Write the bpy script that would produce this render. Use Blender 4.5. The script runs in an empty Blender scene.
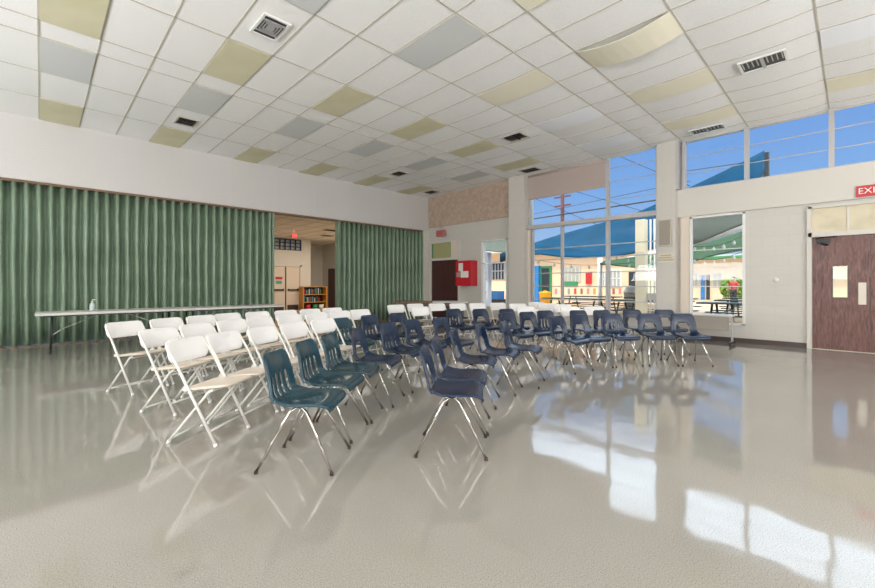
import bpy, math, random
from mathutils import Vector, Matrix
random.seed(7)
PI = math.pi
C = bpy.context.scene.collection
S = bpy.context.scene

# ------------------------------------------------------------------ camera, sky, sun, added fill light, exposure
cam_d = bpy.data.cameras.new('camera'); cam = bpy.data.objects.new('camera', cam_d); C.objects.link(cam)
cam.location = (0, 0, 1.235)
cam.rotation_euler = (PI/2, 0, math.radians(-44.34))
cam_d.sensor_width = 36; cam_d.lens = 16.716; cam_d.shift_y = -9.24/875
cam_d.clip_end = 400
S.camera = cam
S.view_settings.view_transform = 'Standard'; S.view_settings.look = 'None'
S.view_settings.exposure = 0.0; S.view_settings.gamma = 1.0
S.view_settings.use_curve_mapping = False

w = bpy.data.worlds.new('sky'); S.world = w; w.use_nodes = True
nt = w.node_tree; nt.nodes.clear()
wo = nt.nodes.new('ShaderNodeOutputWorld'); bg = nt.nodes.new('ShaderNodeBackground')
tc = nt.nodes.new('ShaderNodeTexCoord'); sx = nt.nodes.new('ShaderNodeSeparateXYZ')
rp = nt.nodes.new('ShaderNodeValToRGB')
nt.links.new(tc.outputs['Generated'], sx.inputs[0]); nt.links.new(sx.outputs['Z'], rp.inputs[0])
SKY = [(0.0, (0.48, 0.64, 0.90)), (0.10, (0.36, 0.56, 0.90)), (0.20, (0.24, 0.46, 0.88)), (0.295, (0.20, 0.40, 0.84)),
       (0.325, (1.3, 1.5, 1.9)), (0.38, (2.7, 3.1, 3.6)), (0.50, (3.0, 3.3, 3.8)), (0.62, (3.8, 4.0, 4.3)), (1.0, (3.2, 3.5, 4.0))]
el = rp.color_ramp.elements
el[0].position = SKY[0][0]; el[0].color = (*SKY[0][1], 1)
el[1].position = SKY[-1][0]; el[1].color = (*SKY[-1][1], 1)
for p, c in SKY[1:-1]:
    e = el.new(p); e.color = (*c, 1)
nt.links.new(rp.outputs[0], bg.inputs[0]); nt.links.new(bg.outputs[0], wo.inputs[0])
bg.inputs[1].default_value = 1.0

sd = bpy.data.lights.new('sun', 'SUN'); sun = bpy.data.objects.new('sun', sd); C.objects.link(sun)
sd.energy = 2.0; sd.angle = 0.01; sd.color = (1.0, 0.9, 0.76)
sun.rotation_euler = Vector((0.60, 0.30, -0.85)).to_track_quat('-Z', 'Y').to_euler()

def area(name, loc, direction, sx_, sy_, energy, color=(1, 1, 1)):
    l = bpy.data.lights.new(name, 'AREA'); l.shape = 'RECTANGLE'; l.size = sx_; l.size_y = sy_
    l.energy = energy; l.color = color
    o = bpy.data.objects.new(name, l); C.objects.link(o); o.location = loc
    o.rotation_euler = Vector(direction).to_track_quat('-Z', 'Y').to_euler()
    return o
area('added_fill_back', (-5.9, 2.6, 2.4), (1, 0, 1.3), 14.0, 3.0, 1700, (0.97, 0.985, 1.0))  # fill panel added behind the camera, the wall there has no windows
area('added_fill_side', (2.5, -5.9, 2.4), (0, 1, 1.25), 12.0, 3.0, 1250, (0.97, 0.985, 1.0))  # second added fill panel, in front of a windowless side wall
area('hall_lamp', (9.0, 15.0, 3.38), (0, 0, -1), 4.0, 3.0, 170, (1.0, 0.90, 0.76))

# ------------------------------------------------------------------ materials
def mat(name, col, rough=0.6, metal=0.0, spec=0.5, noise=None, bump=None, coat=0.0, alpha=None):
    m = bpy.data.materials.new(name); m.use_nodes = True
    n = m.node_tree; b = n.nodes['Principled BSDF']
    b.inputs['Base Color'].default_value = (*col, 1)
    b.inputs['Roughness'].default_value = rough; b.inputs['Metallic'].default_value = metal
    b.inputs['Specular IOR Level'].default_value = spec
    b.inputs['Coat Weight'].default_value = coat
    co = n.nodes.new('ShaderNodeTexCoord')
    if noise:   # (scale, second colour, sharpness lo, hi)
        nz = n.nodes.new('ShaderNodeTexNoise'); nz.inputs['Scale'].default_value = noise[0]; nz.inputs['Detail'].default_value = 4
        r = n.nodes.new('ShaderNodeValToRGB')
        r.color_ramp.elements[0].position = noise[2]; r.color_ramp.elements[1].position = noise[3]
        r.color_ramp.elements[0].color = (*col, 1); r.color_ramp.elements[1].color = (*noise[1], 1)
        n.links.new(co.outputs['Object'], nz.inputs['Vector']); n.links.new(nz.outputs[0], r.inputs[0])
        n.links.new(r.outputs[0], b.inputs['Base Color'])
    if bump:
        nb = n.nodes.new('ShaderNodeTexNoise'); nb.inputs['Scale'].default_value = bump[0]; nb.inputs['Detail'].default_value = 3
        bp = n.nodes.new('ShaderNodeBump'); bp.inputs['Strength'].default_value = bump[1]; bp.inputs['Distance'].default_value = bump[2]
        n.links.new(co.outputs['Object'], nb.inputs['Vector']); n.links.new(nb.outputs[0], bp.inputs['Height'])
        n.links.new(bp.outputs[0], b.inputs['Normal'])
    return m
def srgb(r, g, b):
    f = lambda c: ((c/255+0.055)/1.055)**2.4 if c > 10 else c/255/12.92
    return (f(r), f(g), f(b))

def block_wall(name, col):      # painted concrete block: shallow mortar joints
    m = mat(name, col, 0.45)
    n = m.node_tree; b = n.nodes['Principled BSDF']
    co = n.nodes.new('ShaderNodeTexCoord'); mp = n.nodes.new('ShaderNodeMapping')
    s = n.nodes.new('ShaderNodeSeparateXYZ'); a = n.nodes.new('ShaderNodeMath'); a.operation = 'ADD'
    cb = n.nodes.new('ShaderNodeCombineXYZ'); br = n.nodes.new('ShaderNodeTexBrick')
    n.links.new(co.outputs['Object'], s.inputs[0]); n.links.new(s.outputs['X'], a.inputs[0]); n.links.new(s.outputs['Y'], a.inputs[1])
    n.links.new(a.outputs[0], cb.inputs['X']); n.links.new(s.outputs['Z'], cb.inputs['Y'])
    n.links.new(cb.outputs[0], br.inputs['Vector'])
    br.inputs['Scale'].default_value = 1.0; br.inputs['Brick Width'].default_value = 0.406; br.inputs['Row Height'].default_value = 0.203
    br.inputs['Mortar Size'].default_value = 0.006; br.inputs['Mortar Smooth'].default_value = 0.6
    br.inputs['Color1'].default_value = (*col, 1); br.inputs['Color2'].default_value = (*[c*0.985 for c in col], 1)
    br.inputs['Mortar'].default_value = (*[c*0.93 for c in col], 1)
    n.links.new(br.outputs['Color'], b.inputs['Base Color'])
    bp = n.nodes.new('ShaderNodeBump'); bp.inputs['Strength'].default_value = 0.35; bp.inputs['Distance'].default_value = 0.004; bp.invert = True
    n.links.new(br.outputs['Fac'], bp.inputs['Height']); n.links.new(bp.outputs[0], b.inputs['Normal'])
    return m

def floor_mat():
    m = bpy.data.materials.new('polished_vinyl'); m.use_nodes = True
    n = m.node_tree; n.nodes.clear()
    out = n.nodes.new('ShaderNodeOutputMaterial'); d = n.nodes.new('ShaderNodeBsdfDiffuse'); g = n.nodes.new('ShaderNodeBsdfGlossy')
    mx = n.nodes.new('ShaderNodeMixShader'); fr = n.nodes.new('ShaderNodeFresnel'); fr.inputs['IOR'].default_value = 2.05
    co = n.nodes.new('ShaderNodeTexCoord')
    n1 = n.nodes.new('ShaderNodeTexNoise'); n1.inputs['Scale'].default_value = 170; n1.inputs['Detail'].default_value = 5; n1.inputs['Roughness'].default_value = 0.7
    r1 = n.nodes.new('ShaderNodeValToRGB')
    e = r1.color_ramp.elements
    e[0].position = 0.36; e[0].color = (*srgb(126, 121, 112), 1); e[1].position = 0.62; e[1].color = (*srgb(176, 171, 162), 1)
    k = e.new(0.47); k.color = (*srgb(160, 155, 147), 1)
    n2 = n.nodes.new('ShaderNodeTexNoise'); n2.inputs['Scale'].default_value = 0.55; n2.inputs['Detail'].default_value = 3
    r2 = n.nodes.new('ShaderNodeValToRGB'); r2.color_ramp.elements[0].position = 0.3; r2.color_ramp.elements[0].color = (0.88, 0.88, 0.87, 1)
    r2.color_ramp.elements[1].position = 0.7; r2.color_ramp.elements[1].color = (1, 1, 1, 1)
    mul = n.nodes.new('ShaderNodeMix'); mul.data_type = 'RGBA'; mul.blend_type = 'MULTIPLY'; mul.inputs[0].default_value = 1
    for q in (n1, n2): n.links.new(co.outputs['Object'], q.inputs['Vector'])
    n.links.new(n1.outputs[0], r1.inputs[0]); n.links.new(n2.outputs[0], r2.inputs[0])
    n.links.new(r1.outputs[0], mul.inputs[6]); n.links.new(r2.outputs[0], mul.inputs[7])
    n.links.new(mul.outputs[2], d.inputs['Color'])
    n3 = n.nodes.new('ShaderNodeTexNoise'); n3.inputs['Scale'].default_value = 2.2; n3.inputs['Detail'].default_value = 2
    n.links.new(co.outputs['Object'], n3.inputs['Vector'])
    bp = n.nodes.new('ShaderNodeBump'); bp.inputs['Strength'].default_value = 0.5; bp.inputs['Distance'].default_value = 0.006
    n.links.new(n3.outputs[0], bp.inputs['Height'])
    n.links.new(bp.outputs[0], g.inputs['Normal']); n.links.new(bp.outputs[0], fr.inputs['Normal'])
    g.inputs['Roughness'].default_value = 0.065; g.inputs['Color'].default_value = (1, 1, 1, 1)
    n.links.new(fr.outputs[0], mx.inputs[0]); n.links.new(d.outputs[0], mx.inputs[1]); n.links.new(g.outputs[0], mx.inputs[2])
    n.links.new(mx.outputs[0], out.inputs[0])
    return m

def glass_mat():
    m = bpy.data.materials.new('window_glass'); m.use_nodes = True
    n = m.node_tree; n.nodes.clear()
    out = n.nodes.new('ShaderNodeOutputMaterial'); t = n.nodes.new('ShaderNodeBsdfTransparent'); g = n.nodes.new('ShaderNodeBsdfGlossy')
    g.inputs['Roughness'].default_value = 0.02
    t.inputs[0].default_value = (0.95, 0.97, 0.97, 1)
    fr = n.nodes.new('ShaderNodeFresnel'); fr.inputs['IOR'].default_value = 1.35
    mx = n.nodes.new('ShaderNodeMixShader')
    n.links.new(fr.outputs[0], mx.inputs[0]); n.links.new(t.outputs[0], mx.inputs[1]); n.links.new(g.outputs[0], mx.inputs[2])
    n.links.new(mx.outputs[0], out.inputs[0])
    return m

def wood_door(name, c1, c2, rough=0.3):
    m = mat(name, c1, rough)
    n = m.node_tree; b = n.nodes['Principled BSDF']
    co = n.nodes.new('ShaderNodeTexCoord'); mp = n.nodes.new('ShaderNodeMapping'); mp.inputs['Scale'].default_value = (9, 9, 1.3)
    nz = n.nodes.new('ShaderNodeTexNoise'); nz.inputs['Scale'].default_value = 3.5; nz.inputs['Detail'].default_value = 7; nz.inputs['Distortion'].default_value = 1.2
    r = n.nodes.new('ShaderNodeValToRGB'); r.color_ramp.elements[0].position = 0.35; r.color_ramp.elements[1].position = 0.68
    r.color_ramp.elements[0].color = (*c1, 1); r.color_ramp.elements[1].color = (*c2, 1)
    n.links.new(co.outputs['Object'], mp.inputs[0]); n.links.new(mp.outputs[0], nz.inputs['Vector']); n.links.new(nz.outputs[0], r.inputs[0])
    n.links.new(r.outputs[0], b.inputs['Base Color'])
    bp = n.nodes.new('ShaderNodeBump'); bp.inputs['Strength'].default_value = 0.8; bp.inputs['Distance'].default_value = 0.01
    n.links.new(nz.outputs[0], bp.inputs['Height']); n.links.new(bp.outputs[0], b.inputs['Normal'])
    return m

M = dict(
    floor=floor_mat(), glass=glass_mat(),
    soffit=mat('painted_plaster', srgb(204, 201, 198), 0.7, noise=(60, srgb(197, 194, 191), 0.4, 0.6)),
    wall=block_wall('painted_block', srgb(202, 197, 189)),
    cream=mat('cream_paint', srgb(209, 204, 195), 0.5),
    white=mat('white_paint', srgb(228, 228, 224), 0.45),
    tile=mat('ceiling_tile', srgb(244, 243, 241), 0.9, noise=(90, srgb(234, 233, 230), 0.45, 0.6)),
    tbar=mat('ceiling_bar', srgb(190, 184, 170), 0.6),
    yellow=mat('aged_diffuser', srgb(212, 207, 178), 0.9, noise=(2.0, srgb(204, 198, 164), 0.35, 0.7)),
    cream_diff=mat('cream_diffuser', srgb(236, 230, 208), 0.9),
    grey_diff=mat('clear_diffuser', srgb(206, 208, 206), 0.85),
    white_diff=mat('white_diffuser', srgb(244, 246, 250), 0.6),
    green=mat('green_vinyl', srgb(128, 148, 126), 0.45, noise=(1.4, srgb(114, 134, 112), 0.4, 0.65), bump=(14, 0.3, 0.004)),
    track=mat('brown_track', srgb(120, 96, 74), 0.6),
    base=mat('dark_vinyl_base', srgb(66, 50, 46), 0.4),
    burlap=mat('burlap_board', srgb(190, 168, 150), 0.9, noise=(9, srgb(172, 150, 132), 0.35, 0.65), bump=(120, 0.4, 0.003)),
    shade=mat('roller_shade', srgb(180, 164, 156), 0.85),
    alu=mat('aluminium_frame', srgb(186, 184, 184), 0.4, 0.3),
    darkmetal=mat('dark_metal', srgb(40, 40, 42), 0.4, 0.6),
    chrome=mat('chrome', srgb(200, 196, 190), 0.12, 1.0),
    navy=mat('navy_plastic', srgb(12, 34, 62), 0.27, spec=0.55, coat=0.0, bump=(180, 0.12, 0.001)),
    teal=mat('teal_plastic', srgb(16, 58, 70), 0.25, spec=0.6, coat=0.15, bump=(180, 0.12, 0.001)),
    rubber=mat('glide_rubber', srgb(52, 42, 34), 0.6),
    plastic=mat('white_plastic', srgb(238, 236, 234), 0.4),
    beige=mat('beige_plastic', srgb(216, 202, 186), 0.45),
    enamel=mat('white_enamel', srgb(222, 220, 214), 0.3, 0.1),
    tabletop=mat('table_laminate', srgb(208, 204, 200), 0.35),
    black=mat('black_paint', srgb(26, 26, 28), 0.4),
    grey=mat('grey_panel', srgb(156, 148, 138), 0.6),
    red=mat('red_enamel', srgb(196, 34, 46), 0.35),
    redlens=mat('faded_red', srgb(186, 112, 108), 0.5),
    paper=mat('paper', srgb(232, 230, 220), 0.8),
    doorbrown=wood_door('dark_brown_door', srgb(66, 36, 34), srgb(86, 52, 48), 0.35),
    doorred=wood_door('scuffed_red_brown_door', srgb(82, 42, 34), srgb(122, 78, 66), 0.24),
    brass=mat('brass_plate', srgb(196, 160, 96), 0.3, 0.5),
    plate=mat('steel_plate', srgb(186, 178, 164), 0.35, 0.4),
    exitred=mat('exit_red', srgb(196, 52, 56), 0.4),
    lettering=mat('white_lettering', srgb(245, 235, 235), 0.5),
    sign=mat('cream_sign', srgb(226, 216, 190), 0.6),
    ink=mat('dark_lettering', srgb(74, 66, 58), 0.6),
    tan=mat('tan_hall_floor', srgb(176, 146, 108), 0.25),
    orange=mat('orange_wood', srgb(206, 144, 62), 0.4),
    sailblue=mat('blue_shade_cloth', srgb(20, 68, 96), 0.9, noise=(1.2, srgb(16, 60, 84), 0.4, 0.6), spec=0.02),
    sailgreen=mat('green_shade_cloth', srgb(52, 78, 54), 0.8, spec=0.02),
    sailgrey=mat('grey_green_shade_cloth', srgb(92, 98, 88), 0.85, spec=0.02),
    stucco=mat('peach_stucco', srgb(240, 208, 172), 0.8),
    stucco2=mat('cream_stucco', srgb(226, 206, 176), 0.8),
    concrete=mat('concrete', srgb(196, 172, 142), 0.8, noise=(2, srgb(180, 156, 128), 0.4, 0.6)),
    extblue=mat('blue_door_paint', srgb(44, 120, 184), 0.4),
    extgreen=mat('green_trim_paint', srgb(56, 138, 84), 0.5),
    darkglass=mat('dark_pane', srgb(50, 54, 56), 0.15),
    palepane=mat('pale_pane', srgb(170, 172, 160), 0.3),
    warmpane=mat('painted_reflection_pane', srgb(212, 200, 172), 0.3, noise=(2.5, srgb(190, 180, 152), 0.4, 0.6)), greenpane=mat('greenish_obscured_pane', srgb(170, 168, 120), 0.4),  # warmpane: mottled cream reflection painted into the base colour
    leaf=mat('leaf', srgb(120, 150, 44), 0.8, noise=(5, srgb(90, 124, 34), 0.4, 0.6)),
    wood=mat('pole_wood', srgb(104, 58, 50), 0.8),
    tabgreen=mat('bench_green', srgb(44, 62, 56), 0.5),
    skin=mat('skin', srgb(150, 104, 84), 0.6), shirt=mat('red_shirt', srgb(176, 44, 60), 0.8), trousers=mat('dark_trousers', srgb(46, 46, 56), 0.8),
    hair=mat('dark_hair', srgb(30, 24, 22), 0.7),
    clear=mat('clear_bottle', srgb(190, 204, 200), 0.15),
    teal_paper=mat('teal_paper', srgb(70, 160, 150), 0.7),
    yellowbin=mat('yellow_paint', srgb(232, 172, 30), 0.5),
    fridge=mat('pale_blue_metal', srgb(206, 214, 230), 0.4),
    speaker=mat('speaker_grille', srgb(158, 148, 136), 0.7),
)

# ------------------------------------------------------------------ mesh helpers
class MB:
    def __init__(s): s.v = []; s.f = []; s.sm = []
    def add(s, vs, fs, smooth=False):
        k = len(s.v); s.v += [tuple(p) for p in vs]; s.f += [tuple(i+k for i in f) for f in fs]; s.sm += [smooth]*len(fs)
        return s
    def box(s, x0, x1, y0, y1, z0, z1):
        x0, x1 = min(x0, x1), max(x0, x1); y0, y1 = min(y0, y1), max(y0, y1); z0, z1 = min(z0, z1), max(z0, z1)
        return s.add([(x0,y0,z0),(x1,y0,z0),(x1,y1,z0),(x0,y1,z0),(x0,y0,z1),(x1,y0,z1),(x1,y1,z1),(x0,y1,z1)],
              [(0,3,2,1),(4,5,6,7),(0,1,5,4),(1,2,6,5),(2,3,7,6),(3,0,4,7)])
    def ring(s, x0, x1, y0, y1, z0, z1, w):      # one connected rectangular frame lying flat
        o = [(x0, y0), (x1, y0), (x1, y1), (x0, y1)]; i = [(x0+w, y0+w), (x1-w, y0+w), (x1-w, y1-w), (x0+w, y1-w)]
        vs = [(*p, z0) for p in o+i]+[(*p, z1) for p in o+i]; fs = []
        for k in range(4):
            l = (k+1) % 4
            fs += [(k, k+4, l+4, l), (k+8, l+8, l+12, k+12), (k, l, l+8, k+8), (k+4, k+12, l+12, l+4)]
        return s.add(vs, fs)
    def tube(s, pts, r, n=10, cap=True):
        pts = [Vector(p) for p in pts]; rs = r if isinstance(r, (list, tuple)) else [r]*len(pts)
        vs = []; up = None
        for i, p in enumerate(pts):
            d = (pts[min(i+1, len(pts)-1)] - pts[max(i-1, 0)]).normalized()
            if up is None:
                up = Vector((0, 0, 1)) if abs(d.z) < 0.9 else Vector((1, 0, 0))
            x = d.cross(up).normalized(); y = x.cross(d).normalized(); up = y
            for k in range(n):
                a = 2*PI*k/n; vs.append(p + x*math.cos(a)*rs[i] + y*math.sin(a)*rs[i])
        fs = [(i*n+k, i*n+(k+1) % n, (i+1)*n+(k+1) % n, (i+1)*n+k) for i in range(len(pts)-1) for k in range(n)]
        s.add(vs, fs, True)
        if cap:
            k0 = len(s.v) - len(vs)
            s.f.append(tuple(k0+k for k in reversed(range(n)))); s.sm.append(False)
            s.f.append(tuple(k0+(len(pts)-1)*n+k for k in range(n))); s.sm.append(False)
        return s
    def lathe(s, prof, cx=0, cy=0, n=20):
        vs = [(cx+r*math.cos(2*PI*k/n), cy+r*math.sin(2*PI*k/n), z) for r, z in prof for k in range(n)]
        fs = [(i*n+k, i*n+(k+1) % n, (i+1)*n+(k+1) % n, (i+1)*n+k) for i in range(len(prof)-1) for k in range(n)]
        s.add(vs, fs, True)
        k0 = len(s.v)-len(vs)
        s.f.append(tuple(k0+k for k in reversed(range(n)))); s.sm.append(False)
        s.f.append(tuple(k0+(len(prof)-1)*n+k for k in range(n))); s.sm.append(False)
        return s
    def grid(s, fn, nu, nv, smooth=True):
        vs = [fn(i/nu, j/nv) for i in range(nu+1) for j in range(nv+1)]
        fs = [(i*(nv+1)+j, (i+1)*(nv+1)+j, (i+1)*(nv+1)+j+1, i*(nv+1)+j+1) for i in range(nu) for j in range(nv)]
        return s.add(vs, fs, smooth)
    def build(s, name, m, parent=None, bevel=0, solid=0, sub=0, loc=None):
        me = bpy.data.meshes.new(name); me.from_pydata(s.v, [], s.f); me.update()
        me.polygons.foreach_set('use_smooth', s.sm)
        me.materials.append(M[m] if isinstance(m, str) else m)
        o = bpy.data.objects.new(name, me); C.objects.link(o)
        if parent: o.parent = parent
        if loc: o.location = loc
        if solid:
            q = o.modifiers.new('thick', 'SOLIDIFY'); q.thickness = solid; q.offset = 0
        if sub:
            q = o.modifiers.new('smooth', 'SUBSURF'); q.levels = sub; q.render_levels = sub
        if bevel:
            q = o.modifiers.new('bevel', 'BEVEL'); q.width = bevel; q.segments = 2; q.limit_method = 'ANGLE'
        return o
def tag(o, label, cat, group=None, kind=None):
    if label: o['label'] = label
    if cat: o['category'] = cat
    if group: o['group'] = group
    if kind: o['kind'] = kind
    return o
def empty(name, loc=(0, 0, 0), rz=0):
    o = bpy.data.objects.new(name, None); C.objects.link(o); o.location = loc; o.rotation_euler = (0, 0, rz); o.empty_display_size = 0.1
    return o
def struct(o, parent=None):
    o['kind'] = 'structure'; return o
def box(name, m, x0, x1, y0, y1, z0, z1, parent=None, bevel=0):
    return MB().box(x0, x1, y0, y1, z0, z1).build(name, m, parent, bevel)
KIDS = {}
def copy_tree(o, parent=None):
    c = o.copy(); C.objects.link(c)
    if parent: c.parent = parent
    for ch in list(o.children): copy_tree(ch, c)
    return c
def text(name, body, m, loc, size, rot, parent, ext=0.002, align='CENTER'):
    cu = bpy.data.curves.new(name, 'FONT'); cu.body = body; cu.size = size; cu.extrude = ext; cu.align_x = align; cu.align_y = 'CENTER'
    cu.materials.append(M[m])
    tmp = bpy.data.objects.new(name, cu)
    C.objects.link(tmp)
    dg = bpy.context.evaluated_depsgraph_get(); dg.update()
    me = bpy.data.meshes.new_from_object(tmp.evaluated_get(dg))
    bpy.data.objects.remove(tmp)
    o = bpy.data.objects.new(name, me); C.objects.link(o); o.location = loc; o.rotation_euler = rot
    if parent: o.parent = parent
    return o
TOWARD_ROOM = (PI/2, 0, -PI/2)      # lettering upright, facing -x

XW = 10.67; YL = 11.40; HC = 4.555
# ------------------------------------------------------------------ the room shell
struct(box('floor', 'floor', -6, XW, -6, YL+0.15, -0.1, 0))
struct(box('floor', 'tan', 2.5, 11.3, YL+0.15, 20.8, -0.1, 0.0))
# ceiling: a hung grid of tiles, sagging towards the window side
VL = [-6.0, -5.776, -4.557, -3.338, -2.119, -.90, .319, 1.544, 2.762, 3.386, 4.62, 5.876, 7.115, 7.59, 8.83, 10.06, YL]
UL = [-6.0] + [-.02+.606*k for k in range(-9, 18)] + [XW]
def sag(x, y, row, t):
    k = min(1, max(0, (x-3.0)/5.0)) * min(1, max(0, (7.6-y)/3.0)) * (0.032 if VL[row+1]-VL[row] > 1 else 0.01)
    return k*4*t*(1-t)
cm = MB()
for r in range(len(VL)-1):
    y0, y1 = VL[r], VL[r+1]
    for c in range(len(UL)-1):
        x0, x1 = UL[c], UL[c+1]
        def fn(a, b, x0=x0, x1=x1, y0=y0, y1=y1, r=r):
            x = x0+(x1-x0)*a; y = y0+(y1-y0)*b
            return (x, y, HC - sag(x, y, r, b))
        cm.grid(lambda a, b: fn(b, a), 6, 1)
ceil_ = struct(cm.build('ceiling', 'tile', None))
struct(box('ceiling', 'white', -6, XW+0.25, -6, YL+0.3, HC+0.12, HC+0.25))
bm_ = MB()
for y in VL[1:-1]: bm_.box(-6, XW, y-.011, y+.011, HC-.006, HC+.002)
for r in range(len(VL)-1):
    for x in UL[1:-1]:
        pts = []
        for i in range(7):
            t = i/6; y = VL[r]+(VL[r+1]-VL[r])*t; pts.append((y, HC - sag(x, y, r, t)))
        vs = []; fs = []
        for i, (y, z) in enumerate(pts): vs += [(x-.009, y, z-.006), (x+.009, y, z-.006), (x+.009, y, z+.001), (x-.009, y, z+.001)]
        for i in range(6):
            a = i*4; b = a+4
            fs += [(a, a+1, b+1, b), (a+1, a+2, b+2, b+1), (a+3, a, b, b+3)]
        bm_.add(vs, fs)
struct(bm_.build('trim_1', 'tbar'))

# ceiling light diffusers
LIGHTS = {14: 'yellow', 12: 'grey_diff', 10: 'yellow', 8: 'white_diff', 6: 'cream_diff', 4: 'cream_diff'}
ROWS = {14: 'row along curtain wall', 12: 'second row from curtain wall', 10: 'third row from curtain wall', 8: 'fourth row from curtain wall', 6: 'fifth row from curtain wall', 4: 'row nearest the exit doors'}
ORD = ['first', 'second', 'third', 'fourth', 'fifth', 'sixth']
ADJ = {'yellow': 'aged yellow', 'grey_diff': 'grey', 'white_diff': 'white', 'cream_diff': 'pale cream'}
def panel(c, r, m):
    x0 = -.02+.606*c+.012; x1 = x0+.606-.024; y0 = VL[r+1]+.013; y1 = VL[r+2]-.013
    return x0, x1, y0, y1, r+1
for r, m in LIGHTS.items():
    for i, c in enumerate((0, 3, 6, 9, 12, 15)):
        if r == 8 and i < 1 or r == 6 and i < 2 or r == 4 and i < 4: continue
        mm = m
        if r == 8: mm = {1: 'grey_diff', 2: 'grey_diff', 3: 'cream_diff', 4: 'white_diff', 5: 'white_diff'}[i]
        if r == 4: mm = 'white_diff' if i == 4 else 'cream_diff'
        x0, x1, y0, y1, rr = panel(c, r, mm)
        root = empty('ceiling_light', ((x0+x1)/2, (y0+y1)/2, HC))
        tag(root, '%s ceiling light panel, %s from left in %s' % (ADJ[mm], ORD[i], ROWS[r]), 'ceiling light', 'ceiling light panels')
        def fn(a, b):
            x = x0+(x1-x0)*b; y = y0+(y1-y0)*a
            t = (y-VL[rr])/(VL[rr+1]-VL[rr])
            extra = 0.07*4*a*(1-a) if (r == 6 and i == 3) else 0
            return (x-(x0+x1)/2, y-(y0+y1)/2, -.012 - sag(x, y, rr, t) - extra)
        MB().grid(fn, 8, 2, False).build('diffuser', mm, root, solid=0.006)
        fb = MB()
        fb.ring((x0-x1)/2-.004, (x1-x0)/2+.004, (y0-y1)/2-.004, (y1-y0)/2+.004, -.012, .0, .012)
        fb.build('frame', 'tbar', root)
# air vents
def vent(cx, cy, sx_, sy_, kind, label):
    near = 'dark' not in label
    z = HC - sag(cx, cy, max(i for i in range(len(VL)) if VL[i] <= cy), 0.5)
    root = tag(empty('ceiling_vent', (cx, cy, z)), label, 'air vent', 'ceiling air vents')
    hx, hy = sx_/2, sy_/2
    fr = MB()
    fr.ring(-hx, hx, -hy, hy, -.028, -.006, .03)
    fr.build('frame', 'white' if near else 'tbar', root)
    MB().box(-hx+.02, hx-.02, -hy+.02, hy-.02, -.012, -.007).build('backing', 'black', root)
    sl = MB()
    if kind == 'four':      # four-way diffuser
        q = min(hx, hy)
        for k in range(1, 5):
            d = q*(1-k*.19)
            for a in ((-d, d, -d-.006, -d+.006), (-d, d, d-.006, d+.006), (-d-.006, -d+.006, -d, d), (d-.006, d+.006, -d, d)): sl.box(*a, -.03, -.012)
        sl.box(-q*.2, q*.2, -q*.2, q*.2, -.03, -.02)
    elif kind == 'double':
        sl.box(-hx+.02, hx-.02, -.02, .02, -.03, -.012)
        nn = 9
        for k in range(nn):
            y = -hy+.05+(2*hy-.1)*k/(nn-1); sl.box(-hx+.03, hx*.25, y-.006, y+.006, -.026, -.012)
    else:
        nn = 8
        for k in range(nn):
            x = -hx+.05+(2*hx-.1)*k/(nn-1); sl.box(x-.008, x+.008, -hy+.03, hy-.03, -.024, -.012)
    sl.build('slats', 'alu' if near else 'darkmetal', root)
vent(2.113, 5.24, .34, .5, 'four', 'square four-way ceiling vent nearest the camera, above the white chairs')
vent(2.108, 9.45, .36, .46, 'four', 'small dark ceiling vent beside the second yellow panel along the curtain wall')
vent(7.60, 0.93, .42, .55, 'double', 'wide white double air vent, rightmost on the ceiling')
vent(7.55, 5.25, .42, .5, 'double', 'small dark double air vent in the middle of the ceiling')
vent(10.05, 2.15, .36, .62, 'double', 'double air vent on the ceiling right above the high windows')
vent(7.6, 9.45, .36, .5, 'four', 'dark ceiling vent between the yellow panels near the far corner')
vent(10.05, 6.48, .4, .55, 'slat', 'dark slatted vent beside the pillar near the tan board')
vent(9.95, 10.5, .4, .5, 'slat', 'dark slatted vent in the far corner of the ceiling')

# left side: soffit over the folding curtains
struct(box('wall_left', 'soffit', -6, XW, YL, YL+.35, 3.30, HC+.12))
tr = MB()
for k in range(-4, 9):       # panel joints on the soffit
    tr.box(k*1.212-.02-.003, k*1.212-.02+.003, YL-.002, YL, 3.3, HC)
struct(tr.build('trim_2', 'soffit'))
struct(box('trim_3', 'track', -6, XW-.25, YL+.03, YL+.2, 3.255, 3.30))
def curtain(x0, x1, label, pitch, amp):
    n = int(round((x1-x0)/pitch)); K = 12
    def fn(a, b):
        x = x0+(x1-x0)*a; ph = a*n
        t = ph-math.floor(ph)
        # alternating broad pale fold and narrow deep crease
        y = amp*math.copysign(abs(math.cos(2*PI*t))**0.6, math.cos(2*PI*t))
        wob = 0.006*math.sin(ph*1.7+b*3)
        return (x + 0.006*math.sin(b*9+ph), YL+.13+y+wob, 0.015+3.24*b)
    root = tag(empty('folding_curtain', ((x0+x1)/2, YL+.115, 0)), label, 'curtain')
    f = MB().grid(lambda a, b: (fn(a, b)[0]-(x0+x1)/2, fn(a, b)[1]-YL-.115, fn(a, b)[2]), n*K, 6)
    f.build('pleated_vinyl', 'green', root, solid=0.008)
    h = MB().box(x0-(x0+x1)/2, x1-(x0+x1)/2, -.015, .015, 0.0, 0.02)
    for k in range(n): h.box(x0-(x0+x1)/2+(k+.5)*(x1-x0)/n-.03, x0-(x0+x1)/2+(k+.5)*(x1-x0)/n+.03, -amp, amp*.2, 0, .03)
    h.build('hem_hardware', 'track', root)
    pb = MB()
    for xe in ((x0+.0, x1-.05) if x0 > 0 else (x1-.05,)):
        pb.box(xe-(x0+x1)/2, xe+.05-(x0+x1)/2, -amp-.02, amp+.02, 0.01, 3.25)
    pb.build('lead_post', 'green', root)
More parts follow.
